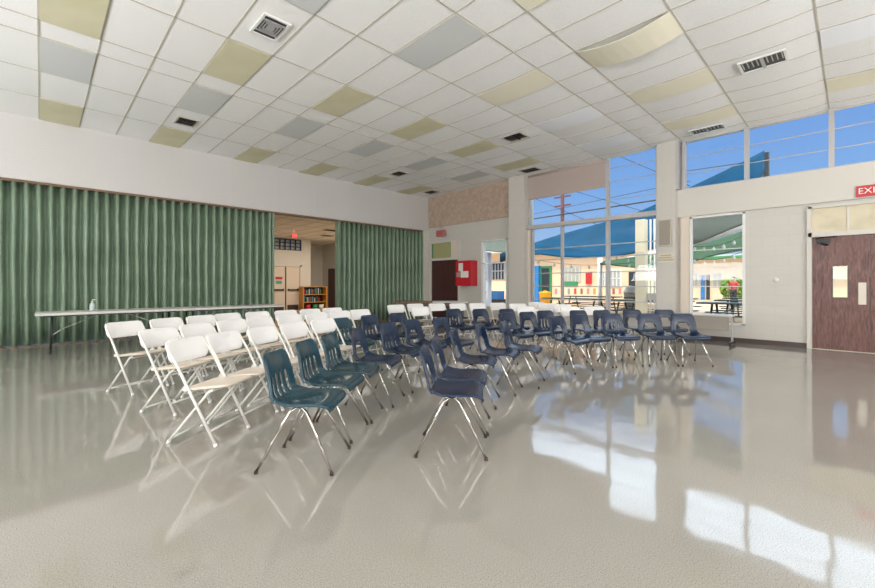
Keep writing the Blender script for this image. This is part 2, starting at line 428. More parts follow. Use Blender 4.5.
curtain(-6.0, 4.72, 'long green pleated vinyl folding curtain behind the long white tables', .178, .08)
curtain(6.76, 10.40, 'shorter green pleated folding curtain between hall opening and the corner', .178, .08)
struct(box('trim_4', 'cream', 10.40, XW, YL-.02, YL+.35, 0, 3.30))
struct(box('wall_back', 'wall', -6.2, -6, -6.2, YL+.35, 0, HC+.2))
struct(box('wall_front', 'wall', -6.2, XW+.2, -6.2, -6, 0, HC+.2))

# window wall at x = XW, built from solid pieces around its openings
T = .22
wr = MB()
def wp(y0, y1, z0, z1): wr.box(XW, XW+T, y0, y1, z0, z1)
wp(11.275, YL+.35, 0, 3.40); wp(9.79, 11.275, 2.80, 3.40)
wp(8.785, 9.79, 0, 3.40); wp(7.70, 8.785, 2.72, 3.40); wp(7.70, 8.785, 0, .5)
wp(6.90, 7.70, 0, HC+.12)
wp(7.70, YL+.35, 3.40, HC+.12)
wp(3.29, 6.90, 0, .42)
wp(2.77, 3.29, 0, HC+.12)
wp(2.62, 2.77, 0, 3.43)
wp(-6, 2.62, 2.78, 3.43); wp(1.60, 2.62, 0, .37); wp(.59, 1.60, 0, 2.78); wp(-6, -1.02, 0, 2.78)
wp(-1.02, .59, 2.75, 2.78)
wp(-6, -1.6, 3.43, HC+.12)
struct(wr.build('wall_right', 'wall'))
struct(box('trim_5', 'wall', XW-.24, XW, 6.95, 7.50, 0, HC+.02))
struct(box('trim_6', 'wall', XW-.22, XW, 2.86, 3.26, 0, HC+.02))
struct(box('trim_7', 'cream', XW-.06, XW, -6, 2.86, 2.80, 3.43))          # header beam under the high windows
struct(box('trim_8', 'burlap', XW-.05, XW-.005, 7.50, 11.36, 3.40, HC))   # tan board over the far door
struct(box('baseboard_right', 'base', XW-.02, XW, .60, 2.86, 0, .10))
struct(box('baseboard_far', 'base', XW-.02, XW, 7.50, 9.70, 0, .10))

# window_1: large window
w1 = MB()
XF0, XF1 = XW-.03, XW+.07
w1.box(XW-.12, XF1, 3.26, 6.95, 2.91, 3.02)                               # thick transom bar
w1.box(XF0, XF1, 6.84, 6.95, .42, 2.91)
for y, t in ((6.79, .05), (5.82, .06), (4.51, .09), (3.31, .05)): w1.box(XF0, XF1, y-t/2, y+t/2, .42, 2.91)
w1.box(XF0, XF1, 6.86, 6.90, 3.02, HC); w1.box(XF0, XF1, 4.47, 4.555, 3.02, HC); w1.box(XF0, XF1, 3.29, 3.34, 3.02, HC)
for z in (2.30, 1.975, 1.575, 1.19, .8): w1.box(XF0+.03, XF1-.02, 3.29, 6.82, z-.012, z+.012)
w1.box(XF0-.04, XF1, 3.29, 6.9, .40, .45)
for z in (3.45, 3.92, 4.28): w1.box(XF0+.045, XF1-.03, 3.29, 4.5, z-.006, z+.006)
win1 = struct(w1.build('window_1', 'alu'))
struct(MB().box(XW+.03, XW+.035, 3.29, 6.85, .42, HC).build('pane', 'glass', win1))
rs = MB().box(XW-.035, XW-.028, 4.56, 6.90, 3.82, HC-.01)
ro = rs.build('roller_shade', 'shade')
tag(ro, 'tan roller shade drawn halfway over the upper left pane of the big window', 'roller shade')
tube_ = MB().tube([(XW-.033, 4.56, 3.815), (XW-.033, 6.90, 3.815)], .012).build('hem_bar', 'shade', ro)
MB().tube([(XW-.04, 4.56, HC-.04), (XW-.04, 6.90, HC-.04)], .03).build('roller', 'shade', ro)
struct(box('trim_9', 'beige', XW-.035, XW-.03, 6.845, 6.945, .42, 2.91))
# window_2: lower window beside the pillar
w2 = MB()
for y in (2.60, 1.62): w2.box(XF0+.01, XF1, y-.025, y+.025, .37, 2.78)
for z in (2.765, .385): w2.box(XF0+.01, XF1, 1.60, 2.62, z-.02, z+.02)
for z in (1.62, 2.02, 1.2): w2.box(XF0+.05, XF1-.02, 1.60, 2.62, z-.008, z+.008)
win2 = struct(w2.build('window_2', 'white'))
struct(MB().box(XW+.03, XW+.035, 1.62, 2.60, .39, 2.76).build('pane', 'glass', win2))
struct(box('trim_10', 'beige', XW-.05, XW, 2.63, 2.80, .1, 2.80))
# window_3: narrow window left of the pillar
w3 = MB()
for y in (8.75, 7.735): w3.box(XF0, XF1, y-.035, y+.035, .5, 2.72)
for z in (2.70, .52, 1.95): w3.box(XF0, XF1, 7.70, 8.785, z-.015, z+.015)
win3 = struct(w3.build('window_3', 'white'))
struct(MB().box(XW+.03, XW+.035, 7.74, 8.75, .52, 2.70).build('pane', 'glass', win3))
# window_4: high windows to the right
w4 = MB()
w4.box(XF0-.02, XF1, 2.70, 2.77, 3.43, HC); w4.box(XW-.22, XW, 2.80, 2.86, 3.43, HC)
for y in (1.57, .285, -1.0): w4.box(XF0-.02, XF1, y-.04, y+.04, 3.43, HC)
w4.box(XF0, XF1, -1.6, 2.77, 3.43, 3.455); w4.box(XF0, XF1, -1.6, 2.77, HC-.04, HC)
for z in (3.80, 4.17): w4.box(XF0+.045, XF1-.03, -1.6, 2.72, z-.006, z+.006)
win4 = struct(w4.build('window_4', 'alu'))
struct(MB().box(XW+.03, XW+.035, -1.6, 2.72, 3.45, HC-.03).build('pane', 'glass', win4))

# door_1: scuffed double door at the right, door_2: dark door in the far corner
def door_frame(name, y0, y1, ztop, zt0, zt1):
    f = MB()
    f.box(XW-.05, XW+.12, y1-.05, y1+.02, 0, zt1+.04); f.box(XW-.05, XW+.12, y0-.02, y0+.05, 0, zt1+.04)
    f.box(XW-.05, XW+.12, y0, y1, ztop, zt0); f.box(XW-.05, XW+.12, y0, y1, zt1, zt1+.05)
    return struct(f.build(name, 'cream'))
d1 = door_frame('door_1', -1.02, .61, 2.15, 2.235, 2.70)
struct(box('transom_pane', 'warmpane', XW+.02, XW+.03, -.99, .57, 2.235, 2.70, d1))  # its cream reflection is painted in
tb = MB(); tb.box(XW+.005, XW+.02, .05, .08, 2.235, 2.70); tb.build('transom_divider', 'cream', d1)['kind'] = 'structure'
for (a, b) in ((-.215, .555), (-.985, -.225)):
    lf = MB(); wy0, wy1 = (.076, .267) if a > -.5 else (-.70, -.51)
    lf.box(XW+.0, XW+.045, a, wy0, .012, 2.15); lf.box(XW, XW+.045, wy1, b, .012, 2.15)
    lf.box(XW, XW+.045, wy0, wy1, .012, 1.0); lf.box(XW, XW+.045, wy0, wy1, 1.585, 2.15)
    leaf = struct(lf.build('door_leaf', 'doorred', d1))
    struct(MB().box(XW+.02, XW+.025, wy0, wy1, 1.0, 1.585).build('vision_pane', 'glass', leaf))
    vf = MB()
    for q in ((wy0-.015, wy0, .985, 1.60), (wy1, wy1+.015, .985, 1.60), (wy0, wy1, .985, 1.0), (wy0, wy1, 1.585, 1.60)): vf.box(XW-.008, XW+.01, *q)
    struct(vf.build('vision_frame', 'base', leaf))
    for yy in (a+.1, ) if a > -.5 else (b-.1, ):
        struct(box('push_plate', 'plate' if a > -.5 else 'brass', XW-.006, XW, yy-.05, yy+.05, .875, 1.275, leaf))
    if a > -.5:
        cl = MB(); cl.box(XW-.06, XW, .30, .50, 2.03, 2.10); cl.tube([(XW-.03, .5, 2.11), (XW-.16, .42, 2.125), (XW-.05, .22, 2.14)], .012, 6)
        cl.tube([(XW-.03, .34, 1.99), (XW-.1, .42, 2.02)], .02, 8)
        struct(cl.build('door_closer', 'black', leaf))
        struct(MB().box(XW-.012, XW, .50, .54, 1.27, 1.31).build('bolt', 'black', leaf))
struct(box('meeting_strip', 'base', XW+.002, XW+.04, -.226, -.214, .012, 2.15, d1))
d2 = door_frame('door_2', 9.79, 11.275, 2.14, 2.225, 2.79)
for (a, b) in ((9.84, 10.525), (10.535, 11.225)):
    leaf = struct(box('door_leaf', 'doorbrown', XW+.0, XW+.045, a, b, .01, 2.14, d2, .004))
    struct(box('kick_strip', 'base', XW-.004, XW, a+.04, b-.04, .55, .60, leaf))
struct(box('transom_pane', 'greenpane', XW+.02, XW+.03, 10.2, 11.23, 2.225, 2.79, d2))
struct(box('transom_panel', 'beige', XW-.07, XW+.03, 9.83, 10.16, 2.225, 2.79, d2))
gt = MB()
for q in ((11.17, 11.2, 2.24, 2.76), (10.2, 10.23, 2.24, 2.76)): gt.box(XW-.01, XW+.01, *q)
struct(gt.build('transom_edge', 'extgreen', d2))

# exit signs and wall fittings
ex = tag(empty('exit_sign', (XW-.06, -.2, 2.92)), 'red EXIT sign with white letters above the scuffed double door', 'exit sign')
MB().box(-.02, 0, -.19, .165, -.1, .1).build('sign_board', 'exitred', ex)
fb = MB()
for q in ((-.19, .165, .09, .1), (-.19, .165, -.1, -.09), (-.19, -.18, -.1, .1), (.155, .165, -.1, .1)): fb.box(-.026, -.0, *q)
fb.build('sign_rim', 'exitred', ex)
text('lettering', 'EXIT', 'lettering', (-.022, -.012, 0), .15, TOWARD_ROOM, ex)
ex2 = tag(empty('exit_sign', (XW-.12, 10.62, 3.13)), 'small faded red exit sign hanging over the dark corner door', 'exit sign')
MB().box(-.05, .05, -.2, .2, -.11, .11).build('sign_body', 'redlens', ex2)
text('lettering', 'EXIT', 'exitred', (-.052, 0, 0), .17, TOWARD_ROOM, ex2)
MB().tube([(0, 0, .11), (0, 0, .26)], .012).tube([(0, 0, .26), (.12, 0, .26)], .01).build('hanger', 'alu', ex2)

rb = tag(empty('wall_cabinet', (XW-.16, 9.33, 1.2)), 'red metal wall cabinet with white notices, right of the dark corner door', 'cabinet')
MB().box(-.16, .16, -.36, .36, 0, .86).build('body', 'red', rb, .006)
MB().box(-.175, -.16, -.34, .34, .02, .84).build('door', 'red', rb, .004)
MB().box(-.181, -.175, .0, .2, .5, .78).build('notice', 'paper', rb)
MB().box(-.181, -.175, -.25, .1, .28, .5).build('notice', 'paper', rb)
MB().box(-.181, -.175, .12, .3, .3, .46).build('notice', 'speaker', rb)
spk = tag(empty('wall_speaker', (XW-.30, 3.06, 2.13)), 'narrow grey wall speaker high on the pillar beside the big window', 'speaker')
MB().box(0, .08, -.13, .13, 0, .62).build('cabinet', 'plate', spk, .006)
MB().box(-.01, 0, -.115, .115, .02, .60).build('grille', 'speaker', spk)
sg = tag(empty('wall_sign', (XW-.225, 3.06, 1.86)), 'small cream sign with lines of dark lettering under the wall speaker', 'sign')
MB().box(-.006, .005, -.17, .16, -.1, .1).build('board', 'sign', sg)
for i, ln in enumerate(('MAXIMUM', 'OCCUPANCY', 'OF THIS ROOM')):
    text('lettering', ln, 'ink', (-.008, 0, .058-.055*i), .048, TOWARD_ROOM, sg, .001)
th = tag(empty('thermostat', (XW, 1.09, 1.33)), 'small round white thermostat on the block wall beside the scuffed door', 'thermostat')
o = MB().lathe([(.045, 0), (.045, .02), (.03, .028), (0.012, .03)]).build('dial', 'white', th); o.rotation_euler = (0, -PI/2, 0)

# ------------------------------------------------------------------ the hall beyond the opening
HZ = 3.42
struct(box('ceiling_hall', 'tile', 2.5, 11.5, YL+.35, 20.8, HZ, HZ+.1))
hb = MB()
for k in range(8): hb.box(2.5, 11.5, YL+1.2*k+.5, YL+1.2*k+.52, HZ-.006, HZ)
for k in range(15): hb.box(2.6+.606*k, 2.62+.606*k, YL+.35, 20.8, HZ-.006, HZ)
struct(hb.build('trim_12', 'tbar'))
struct(box('wall_hall_far', 'cream', 9.2, 11.5, 20.5, 20.7, 0, HZ))
struct(box('wall_hall_right', 'cream', 11.15, 11.35, YL+.35, 20.6, 0, HZ))
struct(box('wall_hall_left', 'cream', 2.3, 2.5, YL+.35, 18.6, 0, HZ))
hw = MB()
DY = 18.35
hw.box(2.5, 7.35, DY, DY+.15, 0, HZ); hw.box(7.35, 8.88, DY, DY+.15, 2.12, 2.85); hw.box(8.88, 9.2, DY, DY+.15, 0, HZ); hw.box(7.35, 8.88, DY, DY+.15, 3.36, HZ)
hw.box(9.2, 9.35, DY, 20.5, 0, HZ)
struct(hw.build('wall_hall_back', 'cream'))
d3f = MB(); d3f.box(7.3, 7.38, DY-.04, DY+.1, 0, 2.16); d3f.box(8.80, 8.88, DY-.04, DY+.1, 0, 2.16); d3f.box(7.3, 8.88, DY-.04, DY+.1, 2.08, 2.16)
d3 = struct(d3f.build('door_3', 'cream'))
for a, b in ((7.39, 8.09), (8.13, 8.79)):
    lf = struct(box('door_leaf', 'beige', a, b, DY, DY+.05, .01, 2.08, d3, .004))
    struct(MB().box(a+.08, b-.08, DY-.07, DY-.045, .97, 1.03).box(a+.08, a+.13, DY-.05, DY, .96, 1.05).box(b-.13, b-.08, DY-.05, DY, .96, 1.05).build('push_bar', 'darkmetal', lf))
    struct(box('kick_plate', 'base', a+.06, b-.06, DY-.006, DY, .05, .30, lf))
struct(box('astragal', 'base', 8.09, 8.13, DY-.03, DY+.03, .01, 2.08, d3))
tag(box('notice', 'teal_paper', 7.66, 7.93, DY-.008, DY-.001, 1.28, 1.42), 'teal paper notice taped to the cream doors of the hall beyond', 'notice')
tag(box('notice', 'exitred', 7.64, 7.96, DY-.008, DY-.001, 1.48, 1.60), 'red and white notice taped above the teal notice on the hall doors', 'notice')
w5 = MB()
for k in range(7): w5.box(7.37+.25*k-.025, 7.35+.25*k+.025, DY, DY+.08, 2.85, 3.36)
for z in (2.86, 3.02, 3.19, 3.35): w5.box(7.35, 8.88, DY, DY+.08, z-.02, z+.02)
win5 = struct(w5.build('window_5', mat('navy_grille', srgb(40, 62, 110), 0.5)))
struct(MB().box(7.35, 8.88, DY+.09, DY+.1, 2.85, 3.36).build('pane', 'palepane', win5))
es = tag(empty('exit_sign', (7.19, 15.5, 3.17)), 'tiny red exit sign hanging from the ceiling of the hall beyond the curtain', 'exit sign')
MB().box(-.11, .11, -.03, .03, -.08, .08).build('sign_body', 'exitred', es)
MB().tube([(0, 0, .08), (0, 0, .25)], .01).build('hanger', 'alu', es)
for i, (hx, hy) in enumerate(((8.3, 14.6), (9.1, 16.3))):
    hv = tag(empty('ceiling_vent', (hx, hy, HZ)), ['nearer', 'farther'][i]+' dark vent on the ceiling of the hall beyond the curtain', 'air vent', 'hall ceiling vents')
    MB().box(-.25, .25, -.15, .15, -.02, -.007).build('grille', 'darkmetal', hv)
    MB().box(-.28, .28, -.18, .18, -.012, -.007).build('frame', 'tbar', hv)
struct(box('door_4', 'doorbrown', 11.10, 11.15, 18.9, 19.8, .01, 2.1))

# bookcase with books and bins
bc = tag(empty('bookcase', (9.36, 18.1, 0)), 'orange wooden bookcase full of books in the hall beyond the curtain', 'bookcase')
MB().box(-.62, -.58, -.2, .2, 0, 1.15).build('side_panel', 'orange', bc)
MB().box(.58, .62, -.2, .2, 0, 1.15).build('side_panel', 'orange', bc)
for z in (.04, .42, .78, 1.15): MB().box(-.58, .58, -.2, .2, z-.025, z).build('shelf', 'orange', bc)
MB().box(-.58, .58, .18, .2, 0, 1.15).build('back_panel', 'doorbrown', bc)
cols = [('teal', srgb(60, 130, 150)), ('dark blue', srgb(40, 60, 110)), ('brown', srgb(90, 60, 44)), ('white', srgb(210, 208, 200)), ('red', srgb(150, 50, 50)), ('black', srgb(34, 34, 36)), ('green', srgb(60, 110, 80))]
bmats = [mat('book_'+n.replace(' ', '_'), c, .6) for n, c in cols]
bi = 0
for z, nb, nm in ((.42, 13, 'middle'), (.78, 14, 'top')):
    x = 8.81
    for k in range(nb):
        wd = random.choice((.03, .04, .055)); hh = random.uniform(.2, .3); ci = (bi*3+k*2) % len(cols); bi += 1
        b = MB().box(-wd/2, wd/2, -.11, .11, 0, hh).build('book', bmats[ci], None, loc=(x+wd/2, 18.05, z))
        tag(b, '%s book on the %s shelf of the orange bookcase, %d%s from the left' % (cols[ci][0], nm, k+1, {1: 'st', 2: 'nd', 3: 'rd'}.get(k+1, 'th')), 'book', 'books on the %s shelf' % nm)
        x += wd+random.choice((.004, .03, .05))
def bin_(x, y, m, label):
    t = tag(empty('storage_bin', (x, y, 0.04)), label, 'bin', 'bins on the bottom shelf')
    MB().lathe([(.10, 0), (.13, .24), (.12, .24), (.09, .02)]).build('tub', m, t)
    MB().lathe([(.135, .23), (.135, .25), (.12, .25), (.12, .23)]).build('rim', m, t)
bin_(9.06, 18.05, 'red', 'red plastic bin on the bottom shelf of the orange bookcase')
bin_(9.42, 18.05, 'extgreen', 'green plastic bin on the bottom shelf of the orange bookcase')
bin_(9.74, 18.05, 'paper', 'white plastic bin on the bottom shelf of the orange bookcase')

# ------------------------------------------------------------------ tables
def long_table(x0, label, brace=True):
    L = 2.195
    t = tag(empty('folding_table', (x0+L/2, 10.22, 0)), label, 'table', 'white folding tables along the curtain')
    MB().box(-L/2, L/2, -.38, .38, .69, .735).build('tabletop', 'tabletop', t, .006)
    ap = MB()
    for y in (-.27, .27): ap.box(-L/2+.1, L/2-.1, y-.012, y+.012, .665, .69)
    ap.build('apron_rail', 'black', t)
    for sx_ in (-1, 1):
        for y in (-.28, .28):
            MB().tube([(sx_*(L/2-.22), y, .69), (sx_*(L/2-.2), y, .012)], .014, 8).build('leg', 'black', t)
        f = MB().tube([(sx_*(L/2-.2), -.33, .02), (sx_*(L/2-.2), .33, .02)], .016, 8).tube([(sx_*(L/2-.21), -.28, .3), (sx_*(L/2-.21), .28, .3)], .01, 8)
        f.build('foot_bar', 'black', t)
        MB().tube([(sx_*(L/2-.21), 0, .30), (sx_*(L/2-.36), 0, .42), (sx_*(L/2-.9), 0, .675)], .009, 8).build('brace', 'alu', t)
long_table(-0.07, 'white folding table along the green curtain, left one with the pump bottle')
long_table(2.13, 'white folding table along the green curtain, right one ending at the hall opening')
pb = tag(empty('pump_bottle', (.72, 10.3, .735)), 'clear pump bottle standing on the left white folding table', 'bottle')
MB().lathe([(.035, 0), (.042, .01), (.042, .12), (.03, .14), (.015, .15), (.015, .165)]).build('bottle_body', 'clear', pb)
MB().lathe([(.018, .165), (.018, .185), (.006, .19), (.006, .215)]).tube([(0, 0, .215), (.05, -.01, .21)], .008, 8).build('pump', 'plastic', pb)
wt = tag(empty('folding_table', (8.40, 8.88, 0), math.radians(-44.3)), 'brown table with dark frame standing askew before the dark corner door', 'table')
MB().box(-1.09, 0.05, -.38, .38, .71, .74).build('tabletop', 'track', wt, .005)
MB().box(0.05, 1.09, -.38, .38, .71, .745).build('tabletop', 'tabletop', wt, .005)['label'] = 'white half of the tabletop'
for a in (-.95, .95):
    for b in (-.3, .3): MB().tube([(a, b, .71), (a, b, 0)], .016, 8).build('leg', 'darkmetal', wt)
    MB().tube([(a, -.3, .12), (a, .3, .12)], .012, 8).build('crossbar', 'darkmetal', wt)
MB().box(-.95, .95, -.32, -.30, .60, .71).build('apron', 'doorbrown', wt)
lt = tag(empty('low_table', (10.12, 2.36, 0)), 'low table with grey modesty panel under the window by the pillar', 'table')
MB().box(-.2, .3, -.66, .48, .585, .61).build('tabletop', 'tabletop', lt, .004)
MB().box(-.17, -.15, -.60, .44, .30, .585).build('modesty_panel', 'grey', lt)
for y in (-.63, .44):
    MB().box(-.03, .03, y-.015, y+.015, .05, .585).build('leg', 'alu', lt)
    ft = MB().box(-.24, .26, y-.02, y+.02, .045, .075).build('foot', 'darkmetal', lt)
    for x in (-.2, .22): MB().tube([(x, y-.012, .0225), (x, y+.012, .0225)], .0225, 12).build('caster', 'black', ft)

# ------------------------------------------------------------------ stacking shell chairs
PROF = [(.222, .405), (.228, .425), (.212, .442), (.17, .450), (.10, .446), (.02, .438), (-.06, .435), (-.12, .440), (-.16, .458), (-.182, .492), (-.190, .53), (-.197, .575), (-.204, .62), (-.212, .665), (-.222, .71), (-.232, .745), (-.236, .76)]
HALF = [.165, .190, .205, .212, .216, .216, .214, .210, .205, .200, .195, .190, .186, .181, .174, .160, .130]
NCOL = 16
def shell(kind):
    m = MB(); n = len(PROF)
    for i, ((a, z), hw_) in enumerate(zip(PROF, HALF)):
        p0 = PROF[max(i-1, 0)]; p1 = PROF[min(i+1, n-1)]
        tx, tz = p1[0]-p0[0], p1[1]-p0[1]; l = math.hypot(tx, tz); nx, nz = tz/l, -tx/l      # normal towards the sitter
        if nz < 0 and i < 8: nx, nz = -nx, -nz
        for j in range(NCOL+1):
            c = -1+2*j/NCOL
            if i <= 2: k = -.004
            elif i < 7: k = .006+.004*(i-3)
            elif i < 11: k = .032
            else: k = .032-.0045*(i-11)
            lift = k*abs(c)**2.4 - (.012*(1-c*c) if 4 <= i <= 6 else 0)
            m.v.append((a+nx*lift, c*hw_, z+nz*lift))
    for i in range(n-1):
        for j in range(NCOL):
            cc = -1+2*(j+.5)/NCOL
            if kind == 'hole' and 8 <= i <= 10 and abs(cc) < .5: continue
            if kind == 'hole' and i == 11 and abs(cc) < .38: continue
            if kind == 'slots' and 8 <= i <= 11 and j in (3, 6, 9, 12): continue
            m.f.append((i*(NCOL+1)+j, i*(NCOL+1)+j+1, (i+1)*(NCOL+1)+j+1, (i+1)*(NCOL+1)+j)); m.sm.append(True)
    return m
def make_shell_chair(kind, m, label):
    root = empty('shell_chair')
    tag(root, label, 'chair')
    o = shell(kind).build('seat_shell', m, root)
    q = o.modifiers.new('thick', 'SOLIDIFY'); q.thickness = .011; q.offset = 0
    q = o.modifiers.new('smooth', 'SUBSURF'); q.levels = 1; q.render_levels = 1
    # rolled rim that gives the shell its thick edge
    rim = MB(); pp = []
    for sgn, order in ((-1, range(0, len(PROF))), (1, range(len(PROF)-1, -1, -1))):
        for i in order:
            k = 0 if i < 3 else (.006+.004*(i-3) if i < 7 else (.032 if i < 11 else .032-.0045*(i-11)))
            pp.append((PROF[i][0]+k-.010, sgn*HALF[i], PROF[i][1]) if i >= 8 else (PROF[i][0], sgn*HALF[i], PROF[i][1]+k-.008))
    pp.append(pp[0]); rim.tube(pp, .008, 8, False)
    rim.build('rim', m, root)
    for fa, sa in ((1, 1), (-1, 1), (1, -1), (-1, -1)):
        top = (.045*fa, .13*sa, .428)
        leg = MB().tube([(.0, .10*sa, .406), (.025*fa, .125*sa, .404), (.055*fa, .138*sa, .385), (.09*fa, .152*sa, .32), (.25*fa, .215*sa, .012)], .0102, 10).build('leg', 'chrome', root)
        g = MB().lathe([(.012, 0), (.0135, .006), (.0115, .022), (.0105, .024)], .25*fa, .215*sa, 12).build('glide', 'rubber', leg)
    fr = MB().tube([(.03, -.13, .407), (.03, .13, .407)], .010, 8).tube([(-.03, -.13, .407), (-.03, .13, .407)], .010, 8)
    fr.build('seat_frame', 'chrome', root)
    return root
PROTO = {}
def place_shell(kind, m, x, y, t, label, group):
    key = (kind, m)
    if key not in PROTO:
        r = PROTO[key] = make_shell_chair(kind, m, label)
    else:
        r = copy_tree(PROTO[key])
    r.location = (x, y, 0); r.rotation_euler = (0, 0, t)
    r['label'] = label; r['category'] = 'chair'; r['group'] = group
GA = 'shell chairs in the nearest row'; GB = 'shell chairs in the middle row'; GC = 'shell chairs in the back row'
S_, H_ = 'slots', 'hole'
SH = [
 (S_, 'teal', 1.335, 2.69, -0.82, 'dark teal slotted chair nearest the camera, beside the white folding chairs', GB),
 (S_, 'teal', 1.74, 3.06, -0.9, 'dark teal chair with slotted back directly behind the nearest teal chair', GB),
 (S_, 'teal', 2.11, 3.33, -0.86, 'dark teal chair with slotted back, third in line from the nearest teal chair', GB),
 (H_, 'navy', 2.56, 3.56, -0.95, 'navy chair with square opening right behind the line of three teal chairs', GB),
 (S_, 'navy', 3.15, 3.82, -1.22, 'navy chair with slotted back between two chairs with square openings, beyond the teal line', GB),
 (H_, 'navy', 3.66, 3.98, -1.33, 'navy chair with square opening, sixth of the middle row from the left', GB),
 (H_, 'navy', 4.14, 3.93, -1.4, 'navy chair with square opening, seventh from the left in the middle row', GB),
 (H_, 'navy', 5.53, 3.84, -1.73, 'navy chair turned slightly aside just behind the slotted chair of the nearest row', GB),
 (H_, 'navy', 5.98, 3.74, -1.82, 'navy chair with square opening, ninth of the middle row, left of a slotted chair', GB),
 (S_, 'navy', 6.5, 3.72, -1.92, 'navy slotted chair in the middle row before the white folding chairs', GB),
 (H_, 'navy', 6.96, 3.34, -2.05, 'navy chair half hidden behind two side-on chairs, fourth from right in middle row', GB),
 (H_, 'navy', 7.29, 3.06, -2.12, 'navy chair with square opening, third from the right in the middle row', GB),
 (H_, 'navy', 7.81, 2.74, -2.26, 'navy chair with square opening, second from the right in the middle row', GB),
 (H_, 'navy', 8.22, 2.34, -2.41, 'rightmost navy chair of the middle row, in front of the pillar', GB),
 (H_, 'navy', 2.245, 2.13, -0.88, 'navy chair seen exactly from its side, nearest to the camera in the centre', GA),
 (H_, 'navy', 2.64, 2.42, -0.93, 'navy chair tucked just behind the side-on chair nearest the camera', GA),
 (H_, 'navy', 3.28, 2.81, -1, 'navy chair with square opening, third of the nearest row from the camera', GA),
 (H_, 'navy', 3.85, 2.93, -1.15, 'navy chair with square opening, left neighbour of the slotted chair in the nearest row', GA),
 (S_, 'navy', 4.33, 2.92, -1.18, 'navy slotted chair at the end of the nearest cluster, before the gap in the row', GA),
 (H_, 'navy', 5.5, 2.89, -1.7, 'navy chair turned side on, first after the gap in the nearest row', GA),
 (H_, 'navy', 5.94, 2.79, -1.87, 'navy chair turned side on, second after the gap in the nearest row', GA),
 (S_, 'navy', 6.46, 2.55, -2.18, 'navy slotted chair facing the camera, third from the right in the nearest row', GA),
 (H_, 'navy', 6.94, 2.18, -2.37, 'navy square-opening chair facing the camera, second from right in the nearest row', GA),
 (H_, 'navy', 7.28, 1.8, -2.43, 'rightmost navy chair of the nearest row, standing before the low table', GA),
 (S_, 'teal', 3.1, 4.85, -1.29, 'teal slotted chair standing directly behind the fourth chair of the middle row', GC),
 (S_, 'navy', 3.68, 5.02, -1.39, 'navy slotted chair, second from the left in the back row', GC),
 (H_, 'navy', 4.18, 4.99, -1.46, 'navy chair with square opening in the back row before the green curtain', GC),
 (S_, 'navy', 5.71, 5.22, -1.73, 'navy slotted chair in the back row, in front of the red wall cabinet', GC),
 (H_, 'navy', 6.08, 4.87, -1.78, 'navy chair with square opening in the back row, below the narrow window', GC),
 (H_, 'navy', 6.42, 4.5, -1.85, 'rightmost navy chair of the back row, mostly hidden by the chair in front', GC),
]
for a in SH: place_shell(*a)

# ------------------------------------------------------------------ white folding chairs
def rounded(w_, h_, r, n=6):
    pts = []
    for cx, cy, a0 in ((w_-r, h_-r, 0), (-w_+r, h_-r, PI/2), (-w_+r, -h_+r, PI), (w_-r, -h_+r, 1.5*PI)):
        for k in range(n+1):
            a = a0+PI/2*k/n; pts.append((cx+r*math.cos(a), cy+r*math.sin(a)))
    return pts
def plate_mesh(outline, fn, th):       # fan from centre, two skins and an edge; fn maps (p, q, d) to xyz
    m = MB(); n = len(outline); rings = (1.0, .93, .6, .25)
    for side in (1, -1):
        k0 = len(m.v)
        for s_ in rings:
            for p, q in outline:
                m.v.append(fn(p*s_, q*s_, side*th/2*(0.45 if s_ == 1.0 else 1)))
        m.v.append(fn(0, 0, side*th/2))
        for ri in range(len(rings)-1):
            for i in range(n):
                f = (k0+ri*n+i, k0+ri*n+(i+1) % n, k0+(ri+1)*n+(i+1) % n, k0+(ri+1)*n+i)
                m.f.append(f if side > 0 else f[::-1]); m.sm.append(True)
        for i in range(n):
            f = (k0+3*n+i, k0+3*n+(i+1) % n, k0+4*n); m.f.append(f if side > 0 else f[::-1]); m.sm.append(True)
    N = 4*n+1
    for i in range(n):
        m.f.append((i, N+i, N+(i+1) % n, (i+1) % n)); m.sm.append(True)
    return m
def make_folding_chair():
    root = empty('folding_chair')
    def bk(p, q, d):                       # p across, q up the back
        z = .705+q*.97; a = -.185-.25*(z-.705) - .03*(1-(p/.22)**2) + d
        return (a, p, z)
    plate_mesh(rounded(.222, .092, .06), bk, .022).build('backrest', 'plastic', root)
    def st(p, q, d):
        return (.085+q, p*(1-.12*max(0, q)/.19), .437+.02*q/.19 - .012*(1-(p/.2)**2) + d)
    plate_mesh(rounded(.205, .195, .05), st, .024).build('seat', 'beige', root)
    for sg_ in (-1, 1):
        y = .215*sg_
        t = lambda z: .21-z*(.41/.78)
        lg = MB().tube([(.21, y, .01), (t(.43), y, .43), (t(.60), y, .60), (-.205, y*.985, .755), (-.212, y*.93, .783)], .0115, 8)
        lg = lg.build('front_leg', 'enamel', root)
        MB().tube([(.212, y, 0), (.203, y, .022)], .015, 8).build('foot_cap', 'plastic', lg)
        ry = .188*sg_
        rl = MB().tube([(-.21, ry, .01), (-.1, ry, .135), (.13, ry, .405), (.17, ry, .425)], .0105, 8).build('rear_leg', 'enamel', root)
        MB().tube([(-.212, ry, 0), (-.2, ry, .022)], .014, 8).build('foot_cap', 'plastic', rl)
        MB().tube([(-.03, y*1.09, .435), (-.03, y*.9, .435)], .017, 10).build('hinge', 'enamel', root)
    MB().tube([(-.185, -.188, .04), (-.185, .188, .04)], .009, 8).build('rear_crossbar', 'enamel', root)
    MB().tube([(.15, -.215, .11), (.15, .215, .11)], .009, 8).build('front_crossbar', 'enamel', root)
    MB().tube([(.12, -.19, .40), (.12, .19, .40)], .008, 8).build('seat_crossbar', 'enamel', root)
    return root
FP = None
